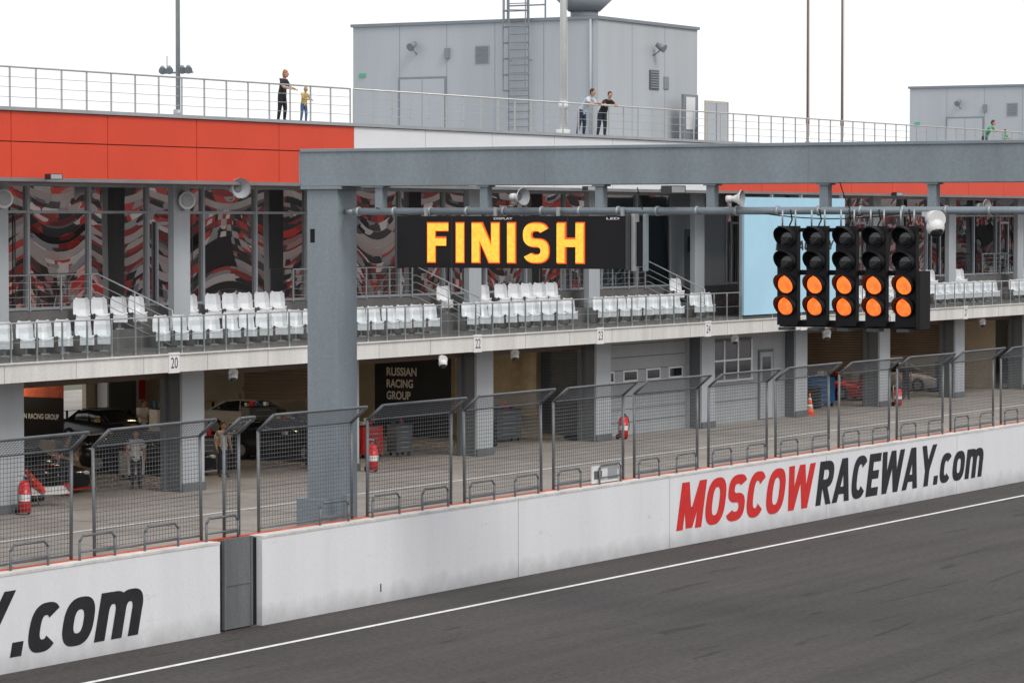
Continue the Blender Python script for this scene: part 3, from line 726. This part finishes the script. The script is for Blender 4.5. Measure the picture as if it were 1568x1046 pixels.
# ------------------------------------------------------------------ small props
def extinguisher(x,y,h=1.0):
    b=MB(); r=.17
    b.cyl((0,0,.06),(0,0,h*.75),r,m_ext,n=18); b.ell((0,0,h*.75),(r,r,r*.8),m_ext,zmin=0); b.cyl((0,0,h*.86),(0,0,h*.93),.05,m_galv)
    b.box(-.02,.12,-.03,.03,h*.93,h*.97,m_black); b.cyl((0,0,.35*h),(0,0,.52*h),r+.004,m_whitep,n=18,caps=False)
    b.tube([(0.05,0,h*.92),(.16,.08,h*.86),(.22,.1,h*.6),(.2,.1,.35)],.016,m_rubber)
    b.cyl((-.14,-.2,.1),(-.14,-.15,.1),.1,m_rubber,n=14); b.cyl((-.14,.15,.1),(-.14,.2,.1),.1,m_rubber,n=14)
    b.tube([(-.14,-.14,.1),(-.2,-.12,h),(-.2,.12,h),(-.14,.14,.1)],.015,m_galv)
    inst('fire_extinguisher',b.mesh('fire_extinguisher'),(x,y,0),-.5)
extinguisher(-57.4,72.4,1.1); extinguisher(-57.3,90.5,1.05); extinguisher(-57.7,108.8,1.0); extinguisher(-57.5,134.5,.9)
def cone(x,y,h=.95):
    b=MB(); b.box(-.25,.25,-.25,.25,0,.05,m_cone); n=18
    lv=[(.05,.19,m_cone),(.35*h,.14,m_whitep),(.5*h,.115,m_cone),(.68*h,.085,m_whitep),(.78*h,.065,m_cone),(h,.03,None)]
    for a,c in zip(lv[:-1],lv[1:]): b.cyl((0,0,a[0]),(0,0,c[0]),a[1],a[2],r1=c[1],n=n)
    inst('traffic_cone',b.mesh('traffic_cone'),(x,y,0),.3)
cone(-58.0,126.2)
def tyres(x,y,n=4):
    b=MB()
    for i in range(n):
        z=.12+i*.245; secs=[]
        for k in range(21):
            t=2*math.pi*k/20; c=Vector((math.cos(t),math.sin(t),0)); ring=[]
            for q in range(8):
                a=2*math.pi*q/8; ring.append(tuple(c*(.24+.09*math.cos(a))+Vector((0,0,z+.115*math.sin(a)))))
            secs.append(ring)
        b.loft(secs,m_rubber,caps=False)
    inst('tyre_stack',b.mesh('tyre_stack'),(x,y,0))
for p in ((-59.9,76.0),(-60.6,92.0),(-60.2,103.0),(-60.0,131),(-60.2,129.5),(-62,89.0),(-66,92)): tyres(*p)
def cabinet(x,y,mat,w=.9,h=1.1):
    b=MB(); b.box(-.28,.28,-w/2,w/2,.14,h,mat)
    for j in range(5): 
        z=.2+j*(h-.2)/5; b.box(.281,.30,-w/2+.03,w/2-.03,z,z+(h-.2)/5-.03,mat); b.box(.301,.32,-w/4,w/4,z+.1,z+.12,m_galv)
    b.box(-.3,.3,-w/2-.02,w/2+.02,h,h+.03,m_black)
    for sx in (-.2,.2):
        for sy in (-w/2+.1,w/2-.1): b.cyl((sx,sy-.02,.07),(sx,sy+.02,.07),.07,m_rubber)
    for j in range(5): b.box(-.2,-.2+random.uniform(.1,.3),-w/2+.1+j*w*.17,-w/2+.1+j*w*.17+.1,h+.031,h+random.uniform(.08,.3),random.choice((m_ext,m_whitep,m_black,m_blue,m_yel)))
    inst('tool_cabinet',b.mesh('tool_cabinet'),(x,y,0),-.4)
cabinet(-61,96.0,m_ext); cabinet(-60.5,97.3,m_pil,.7); cabinet(-62.5,88.2,m_pil); cabinet(-60.5,132.6,m_blue,1.4,1.3); cabinet(-60.4,138.0,m_ext); cabinet(-60.4,147.5,m_blue,1.3,1.4); cabinet(-62.5,84.3,m_whitep,.6,.9); cabinet(-61,105.5,m_pil,1.2,1.2); cabinet(-60.3,127.8,m_blue,1.5,1.3); cabinet(-68,94,m_whitep,1.4,1.6); cabinet(-69,101,m_pil,1.2,1.3); cabinet(-66,98.8,m_yel,1.0,1.0)
b=MB(); b.box(-61.1,-59.6,77.0,77.04,1.75,3.0,m_black); b.box(-61.1,-59.6,77.0,77.04,3.001,3.45,m_redline); o=b.build('garage_banner')
font_text('banner_text','N RACING GROUP',(-61.05,76.997,2.35),(1,0,0),(0,-1,0),1.3,.16,m_whitep,o)
b=MB(); b.box(-62.1,-58.95,98.2,98.24,.6,3.5,m_black); o=b.build('garage_banner')
m_sand=M('banner_lettering',(.50,.46,.40),.6)
for i,(t,w) in enumerate((('RUSSIAN',1.25),('RACING',1.1),('GROUP',1.0))):
    font_text('banner_text',t,(-61.6,98.197,2.75-i*.42),(1,0,0),(0,-1,0),w,.30,m_sand,o,.03)
b=MB(); 
for k in range(12): 
    x0=-64+k*.3; b.poly([(x0,106.9+.1*math.sin(k),.9),(x0+.3,106.9+.1*math.sin(k+1),.9),(x0+.3,106.95+.1*math.sin(k+1),3.6),(x0,106.95+.1*math.sin(k),3.6)],m_tan,True)
b.build('tarpaulin_screen')
# ------------------------------------------------------------------ cars
def car(x,y,rz,body,acc):
    b=MB()
    def sec(px,w,z0,z1,t=.06):
        return [(px,-w+t,z0),(px,w-t,z0),(px,w,z0+t),(px,w,z1-t*2),(px,w-t*2,z1),(px,-w+t*2,z1),(px,-w,z1-t*2),(px,-w,z0+t)]
    b.loft([sec(2.2,.72,.22,.52),sec(2.05,.84,.16,.66),sec(1.4,.88,.15,.80),sec(.7,.90,.15,.88),sec(-.8,.90,.15,.92),sec(-1.6,.89,.16,.95),sec(-2.1,.84,.2,.92),sec(-2.2,.8,.3,.85)],body)
    b.loft([sec(.95,.74,.86,.90,.01),sec(.25,.68,.86,1.27,.04),sec(-.5,.68,.86,1.32,.04),sec(-1.1,.70,.86,1.25,.04),sec(-1.75,.74,.86,.95,.02)],m_lampoff)
    b.box(-1.0,.2,-.56,.56,1.30,1.345,body)
    for s in (-1,1):
        b.cyl((.92,s*.70,.88),(.25,s*.62,1.29),.03,body); b.cyl((-1.7,s*.70,.92),(-1.05,s*.64,1.28),.035,body); b.cyl((-.4,s*.70,.9),(-.4,s*.64,1.3),.03,body)
        b.box(.45,.6,s*.98-.08,s*.98+.08,.92,1.03,acc)
        for wx in (1.35,-1.35):
            b.cyl((wx,s*.68,.32),(wx,s*.92,.32),.32,m_rubber,n=24); b.cyl((wx,s*.921,.32),(wx,s*.93,.32),.2,m_galv,n=12)
        b.ell((2.12,s*.62,.58),(.1,.14,.07),m_whitep)
        b.box(-2.1,-2.0,s*.5-.02,s*.5+.02,.9,1.2,m_black)
    b.box(-2.3,-1.95,-.8,.8,1.2,1.23,acc); b.box(2.1,2.3,-.8,.8,.12,.16,acc); b.box(1.0,2.0,-.25,.25,.83,.835,acc)
    inst('racing_car',b.mesh('racing_car'),(x,y,0),rz)
m_carw=M('car_white',(.6,.6,.6),.25,var=.03); m_carr=M('car_red',(.6,.03,.02),.25,var=.03); m_cark=M('car_black',(.03,.03,.035),.2,var=.05); m_cary=M('car_yellow',(.65,.42,.10),.25,var=.05)
car(-62.8,78.9,0,m_cark,m_carr); car(-72.5,96.5,-.3,m_cark,m_cary); car(-71.5,104.5,.2,m_carw,m_cary); car(-63.4,86.4,0,m_cark,m_carw); car(-63,94.0,0,m_cark,m_carw); car(-63,129.5,0,m_carw,m_carr)
car(-63,138.5,0,m_carr,m_carw); car(-63,147.5,0,m_carw,m_blue)
b=MB(); b.loft([[(0,-.9,.35),(0,.9,.35),(0,.9,.40),(0,-.9,.40)],[(.5,-.85,.20),(.5,.85,.20),(.5,.85,.24),(.5,-.85,.24)]],m_carw,smooth=False)
b.loft([[(-.9,-.16,.5),(-.9,.16,.5),(-.9,.13,.85),(-.9,-.13,.85)],[(0,-.12,.38),(0,.12,.38),(0,.1,.58),(0,-.1,.58)],[(.6,-.06,.27),(.6,.06,.27),(.6,.05,.36),(.6,-.05,.36)]],m_carr)
for s_ in (-1,1): b.box(-.1,.55,s_*.9-.015,s_*.9+.015,.12,.5,m_carr); b.cyl((-.5,s_*.3,-.15),(-.5,s_*.1,.55),.025,m_galv); b.cyl((.3,s_*.4,-.15),(.3,s_*.4,.26),.02,m_galv)
inst('car_nose_wing',b.mesh('car_nose_wing'),(-58.9,74.8,.15),-.5)
b=MB()
for x in (-.7,.7):
    secs=[]
    for k in range(25):
        t=2*math.pi*k/24; c=Vector((math.cos(t),0,math.sin(t))); ring=[]
        for q in range(6):
            a=2*math.pi*q/6; ring.append(tuple(Vector((x,0,.31))+c*(.26+.05*math.cos(a))+Vector((0,.06*math.sin(a),0))))
        secs.append(ring)
    b.loft(secs,m_rubber,caps=False); b.cyl((x,-.02,.31),(x,.02,.31),.12,m_galv,n=14)
b.tube([(.7,.1,.31),(.5,.1,.75),(.42,.1,.95)],.03,m_galv); b.tube([(.7,-.1,.31),(.5,-.1,.75),(.42,-.1,.95)],.03,m_galv); b.cyl((.42,-.33,.98),(.42,.33,.98),.018,m_black)
b.ell((.15,0,.78),(.32,.15,.15),m_carw); b.ell((.5,0,.7),(.22,.17,.28),m_carw); b.box(-.15,.35,-.12,.12,.3,.62,m_pil); b.ell((-.4,0,.82),(.35,.12,.08),m_black); b.tube([(-.7,0,.31),(-.1,0,.4)],.04,m_pil)
inst('motorcycle',b.mesh('motorcycle'),(-60.0,102.2,0),-.9)
# ------------------------------------------------------------------ people
def person(name,loc,yaw,pose,shirt,pants,skin,hair,h=1.75,long_sleeve=False,longhair=False,headyaw=0):
    if pose=='lean':
        J=dict(pel=(-.30,0,.92),sp=(-.20,0,1.06),ch=(-.06,0,1.22),nk=(.05,0,1.37),hd=(.10,0,1.44))
        for s,n in ((1,'L'),(-1,'R')):
            J.update({'hip'+n:(-.31,.095*s,.88),'kn'+n:(-.30+.04*s,.11*s,.49),'an'+n:(-.36+.06*s,.12*s,.09),'to'+n:(-.20+.06*s,.14*s,.04),
             'sh'+n:(.0,.19*s,1.33),'el'+n:(.16,.25*s,1.15),'wr'+n:(.36,.10*s,1.17),'pa'+n:(.43,.06*s,1.16)})
    elif pose=='reach':
        J=dict(pel=(-.05,0,.95),sp=(-.03,0,1.12),ch=(.01,0,1.30),nk=(.04,0,1.46),hd=(.07,0,1.53))
        for s,n in ((1,'L'),(-1,'R')):
            J.update({'hip'+n:(-.05,.09*s,.91),'kn'+n:(-.03+.05*s,.10*s,.5),'an'+n:(-.08+.06*s,.11*s,.09),'to'+n:(.08+.06*s,.12*s,.04),
             'sh'+n:(.02,.18*s,1.41),'el'+n:(.14,.23*s,1.18),'wr'+n:(.34,.14*s,1.14),'pa'+n:(.41,.12*s,1.12)})
    else:
        J=dict(pel=(0,0,.95),sp=(.0,0,1.12),ch=(0,0,1.30),nk=(.0,0,1.47),hd=(.02,0,1.54))
        for s,n in ((1,'L'),(-1,'R')):
            J.update({'hip'+n:(0,.09*s,.91),'kn'+n:(.03,.10*s,.5),'an'+n:(-.01+.05*s,.11*s,.09),'to'+n:(.14+.05*s,.13*s,.04),
             'sh'+n:(0,.18*s,1.42),'el'+n:(-.02,.25*s,1.15),'wr'+n:(.10,.25*s,.93),'pa'+n:(.13,.245*s,.86)})
    rad=dict(pel=.165,sp=.15,ch=.175,nk=.062,hd=.05)
    for n in 'LR': rad.update({'hip'+n:.115,'kn'+n:.075,'an'+n:.052,'to'+n:.045,'sh'+n:.082,'el'+n:.054,'wr'+n:.034,'pa'+n:.038})
    E=[('pel','sp','S'),('sp','ch','S'),('ch','nk','S'),('nk','hd','K')]
    for n in 'LR':
        E+=[('pel','hip'+n,'P'),('hip'+n,'kn'+n,'P'),('kn'+n,'an'+n,'P'),('an'+n,'to'+n,'B'),('ch','sh'+n,'S'),('sh'+n,'el'+n,'S'),('el'+n,'wr'+n,'S' if long_sleeve else 'K'),('wr'+n,'pa'+n,'K')]
    ks=list(J); me=bpy.data.meshes.new('body_skel'); me.from_pydata([J[k] for k in ks],[(ks.index(a),ks.index(c)) for a,c,_ in E],[])
    ob=bpy.data.objects.new('body_skel',me); COL.objects.link(ob)
    md=ob.modifiers.new('skin','SKIN'); md.use_smooth_shade=True
    sv=me.skin_vertices[0].data
    for i,k in enumerate(ks):
        r=rad[k]; sv[i].radius=(r*(1.0),r*(.8 if k in('ch','sp','pel') else 1)); sv[i].use_root=(k=='pel')
    sd=ob.modifiers.new('sub','SUBSURF'); sd.levels=2; sd.render_levels=2
    bpy.context.view_layer.update(); dg=bpy.context.evaluated_depsgraph_get()
    bm=bpy.data.meshes.new_from_object(ob.evaluated_get(dg)); bpy.data.objects.remove(ob)
    mats=dict(S=M('shirt',shirt,.8,var=.15,scale=8),P=M('trousers',pants,.85,var=.2,scale=8),K=M('skin',skin,.55,var=.05),B=M('shoes',(.05,.05,.055),.7))
    b=MB(); b.v=[tuple(v.co) for v in bm.vertices]
    def dist(p,a,c):
        a=Vector(a);c=Vector(c); ab=c-a; t=max(0,min(1,(p-a).dot(ab)/ab.length_squared)); return (p-(a+ab*t)).length,t
    for p in bm.polygons:
        c=p.center; best=None
        for a,d,k in E:
            q,t=dist(c,J[a],J[d]); q-= (rad[a]*(1-t)+rad[d]*t)*.9
            if k=='S' and a.startswith('sh') and not long_sleeve and t>.72: k='K'
            if best is None or q<best[0]: best=(q,k)
        b.f.append(tuple(p.vertices)); b.m.append(b.mi(mats[best[1]])); b.sm.append(True)
    hm_=M('hair',hair,.7,var=.2,scale=20)
    hd=Vector(J['hd'])+Vector((.03,0,.10)); R=Matrix.Rotation(headyaw,3,'Z')
    def hp(x,y,z): return hd+R@Vector((x,y,z))
    b.ell(hd,(.098,.078,.122),mats['K'],rot=R,nu=18,nv=12)
    b.ell(hp(.03,0,-.06),(.055,.052,.055),mats['K'],rot=R)
    b.ell(hp(-.018,0,.028),(.104,.088,.116),hm_,rot=R,zmin=-.25,nu=18)
    b.ell(hp(-.045,0,-.01),(.078,.083,.09 if not longhair else .17),hm_,rot=R)
    b.cyl(hp(.090,0,.012),hp(.120,0,-.022),.009,mats['K'],r1=.017,n=8)
    for s in (-1,1):
        b.ell(hp(.0,s*.080,-.005),(.02,.012,.032),mats['K'],rot=R,nu=8,nv=5)
        b.ell(hp(.086,s*.032,.004),(.012,.014,.009),m_whitep,rot=R,nu=8,nv=5); b.ell(hp(.095,s*.032,.004),(.005,.006,.006),m_black,rot=R,nu=6,nv=4)
        b.cyl(hp(.091,s*.018,.026),hp(.081,s*.05,.026),.005,hm_,n=5)
    b.cyl(hp(.091,-.022,-.052),hp(.091,.022,-.052),.006,M('lips',(.45,.14,.11),.5),n=6)
    for s,n in ((1,'L'),(-1,'R')):
        w=Vector(J['wr'+n]); p=Vector(J['pa'+n]); d=(p-w).normalized(); side=d.cross(Vector((0,0,1)));
        if side.length<.3: side=d.cross(Vector((1,0,0)))
        side.normalize(); up=side.cross(d)
        if d.z<-.5: curl=up*-.3; side=Vector((1,0,0)); 
        else: curl=Vector((0,0,-1))*.8
        for k,(off,ln) in enumerate(((-.030,.062),(-.010,.075),(.010,.080),(.030,.070))):
            a=p+side*off; m1=a+d*(ln*.55+.03)+curl*.01; m2=m1+(d*.5+curl)*ln*.4
            b.cyl(a,m1,.0105,mats['K'],r1=.0095,n=7); b.cyl(m1,m2,.0095,mats['K'],r1=.007,n=7)
        a=w+d*.025+side*(.025); m1=a+side*.035+d*.03; m2=m1+d*.03+curl*.01
        b.cyl(a,m1,.012,mats['K'],r1=.011,n=7); b.cyl(m1,m2,.011,mats['K'],r1=.008,n=7)
    inst(name,b.mesh(name),loc,yaw,sc=h/1.75)
SK=(.52,.30,.21)
RZ=11.305
person('man_leaning_on_railing',(-57.22,105.2,RZ),.0,'lean',(.55,.64,.72),(.03,.045,.09),SK,(.05,.03,.02),1.84,headyaw=-.2)
person('man_leaning_on_railing',(-57.22,106.6,RZ),-.35,'lean',(.02,.02,.022),(.035,.04,.06),SK,(.04,.025,.02),1.78,headyaw=-.5)
person('woman_on_roof',(-57.45,85.5,RZ),.1,'reach',(.02,.02,.022),(.02,.02,.025),SK,(.35,.16,.07),1.64,longhair=True)
person('child_on_roof',(-57.15,86.25,RZ),-.2,'reach',(.62,.48,.12),(.09,.16,.30),SK,(.45,.28,.12),1.14)
person('man_on_roof',(-57.25,144.8,RZ),0,'lean',(.08,.36,.20),(.05,.05,.06),SK,(.06,.04,.03),1.76)
person('child_on_roof',(-57.2,146.4,RZ),-.3,'reach',(.10,.40,.24),(.4,.3,.25),SK,(.12,.07,.04),1.28)
person('mechanic',(-70.0,95.1,0),-.5,'reach',(.78,.78,.78),(.05,.05,.06),SK,(.08,.05,.03),1.82)
person('mechanic',(-59.9,81.0,0),-.9,'stand',(.78,.78,.78),(.04,.04,.05),SK,(.08,.05,.03),1.82)
person('mechanic',(-60.2,77.9,0),-.4,'reach',(.05,.05,.06),(.05,.05,.06),SK,(.08,.05,.03),1.78)
person('mechanic',(-73.0,105.9,0),-.8,'stand',(.62,.48,.36),(.05,.05,.06),SK,(.08,.05,.03),1.74)
person('mechanic',(-60.3,86.2,0),-.5,'stand',(.62,.50,.40),(.05,.05,.06),SK,(.08,.05,.03),1.78)
person('mechanic',(-59.3,139.6,0),-.8,'stand',(.03,.03,.035),(.03,.03,.035),SK,(.05,.04,.03),1.80)
person('mechanic',(-59.5,145.6,0),.6,'stand',(.05,.18,.4),(.07,.07,.08),SK,(.1,.06,.03),1.72)
person('mechanic',(-60.0,91.6,0),.6,'stand',(.25,.25,.26),(.05,.05,.06),SK,(.1,.06,.03),1.76)
# ------------------------------------------------------------------ grandstand across the track (seen in the window reflections)
gs=empty('grandstand'); b=MB()
for i in range(26):
    x=9+i*.95; z=1.6+i*.52
    b.box(x,x+.949,30,480,0 if i==0 else z-.6,z,m_aisle if i in(8,17) else m_stand)
for j in range(30):
    y=36+j*15
    for i in range(26):
        x=9+i*.95; z=1.6+i*.52; b.box(x-.02,x+.9,y,y+1.3,z-.5,z+.03,m_aisle)
    b.box(16.4,17.5,y+6,y+9,4.9,7.4,m_aisled)
b.build('seat_tiers',gs)
b=MB(); b.box(33.8,34.4,30,480,0,20,m_pil)
for i in range(38): b.box(33,33.6,30+i*12,30.5+i*12,10,20,m_galv)
b.build('back_wall',gs)
# ------------------------------------------------------------------ world, sun, camera
w=bpy.data.worlds.new('World'); S.world=w; w.use_nodes=True; nt=w.node_tree; N=nt.nodes; L=nt.links
bg=N['Background']; sky=N.new('ShaderNodeTexSky'); sky.sky_type='NISHITA'; sky.sun_disc=False
EL,AZ=47,112
sky.sun_elevation=math.radians(EL); sky.sun_rotation=math.radians(AZ)
mx=N.new('ShaderNodeMix'); mx.data_type='RGBA'; mx.inputs[0].default_value=.86
tc=N.new('ShaderNodeTexCoord'); ns=N.new('ShaderNodeTexNoise'); ns.inputs['Scale'].default_value=1.6; ns.inputs['Detail'].default_value=4; L.new(tc.outputs['Generated'],ns.inputs['Vector'])
rr=N.new('ShaderNodeValToRGB'); rr.color_ramp.elements[0].position=.3; rr.color_ramp.elements[0].color=(.95,.96,1,1); rr.color_ramp.elements[1].position=.7; rr.color_ramp.elements[1].color=(1,1,1,1)
L.new(ns.outputs[0],rr.inputs[0])
sc_=N.new('ShaderNodeVectorMath'); sc_.operation='SCALE'; sc_.inputs['Scale'].default_value=12.0; L.new(rr.outputs[0],sc_.inputs[0])
L.new(sky.outputs[0],mx.inputs[6]); L.new(sc_.outputs[0],mx.inputs[7]); L.new(mx.outputs[2],bg.inputs[0]); bg.inputs[1].default_value=.10
sd=bpy.data.lights.new('sun','SUN'); sd.energy=1.65; sd.angle=math.radians(22); sd.color=(1,.95,.88)
so=bpy.data.objects.new('sun',sd); COL.objects.link(so)
dv=Vector((math.sin(math.radians(AZ))*math.cos(math.radians(EL)),math.cos(math.radians(AZ))*math.cos(math.radians(EL)),math.sin(math.radians(EL))))
so.rotation_euler=dv.to_track_quat('Z','Y').to_euler()
cd=bpy.data.cameras.new('camera'); co=bpy.data.objects.new('camera',cd); COL.objects.link(co)
co.location=(0,0,8.2); co.rotation_euler=(math.radians(90-2.096),0,math.radians(29.9)); cd.sensor_width=36; cd.lens=114.8; cd.clip_end=6000; cd.clip_start=.5
S.camera=co
S.view_settings.view_transform='Standard'; S.view_settings.look='None'; S.view_settings.exposure=0
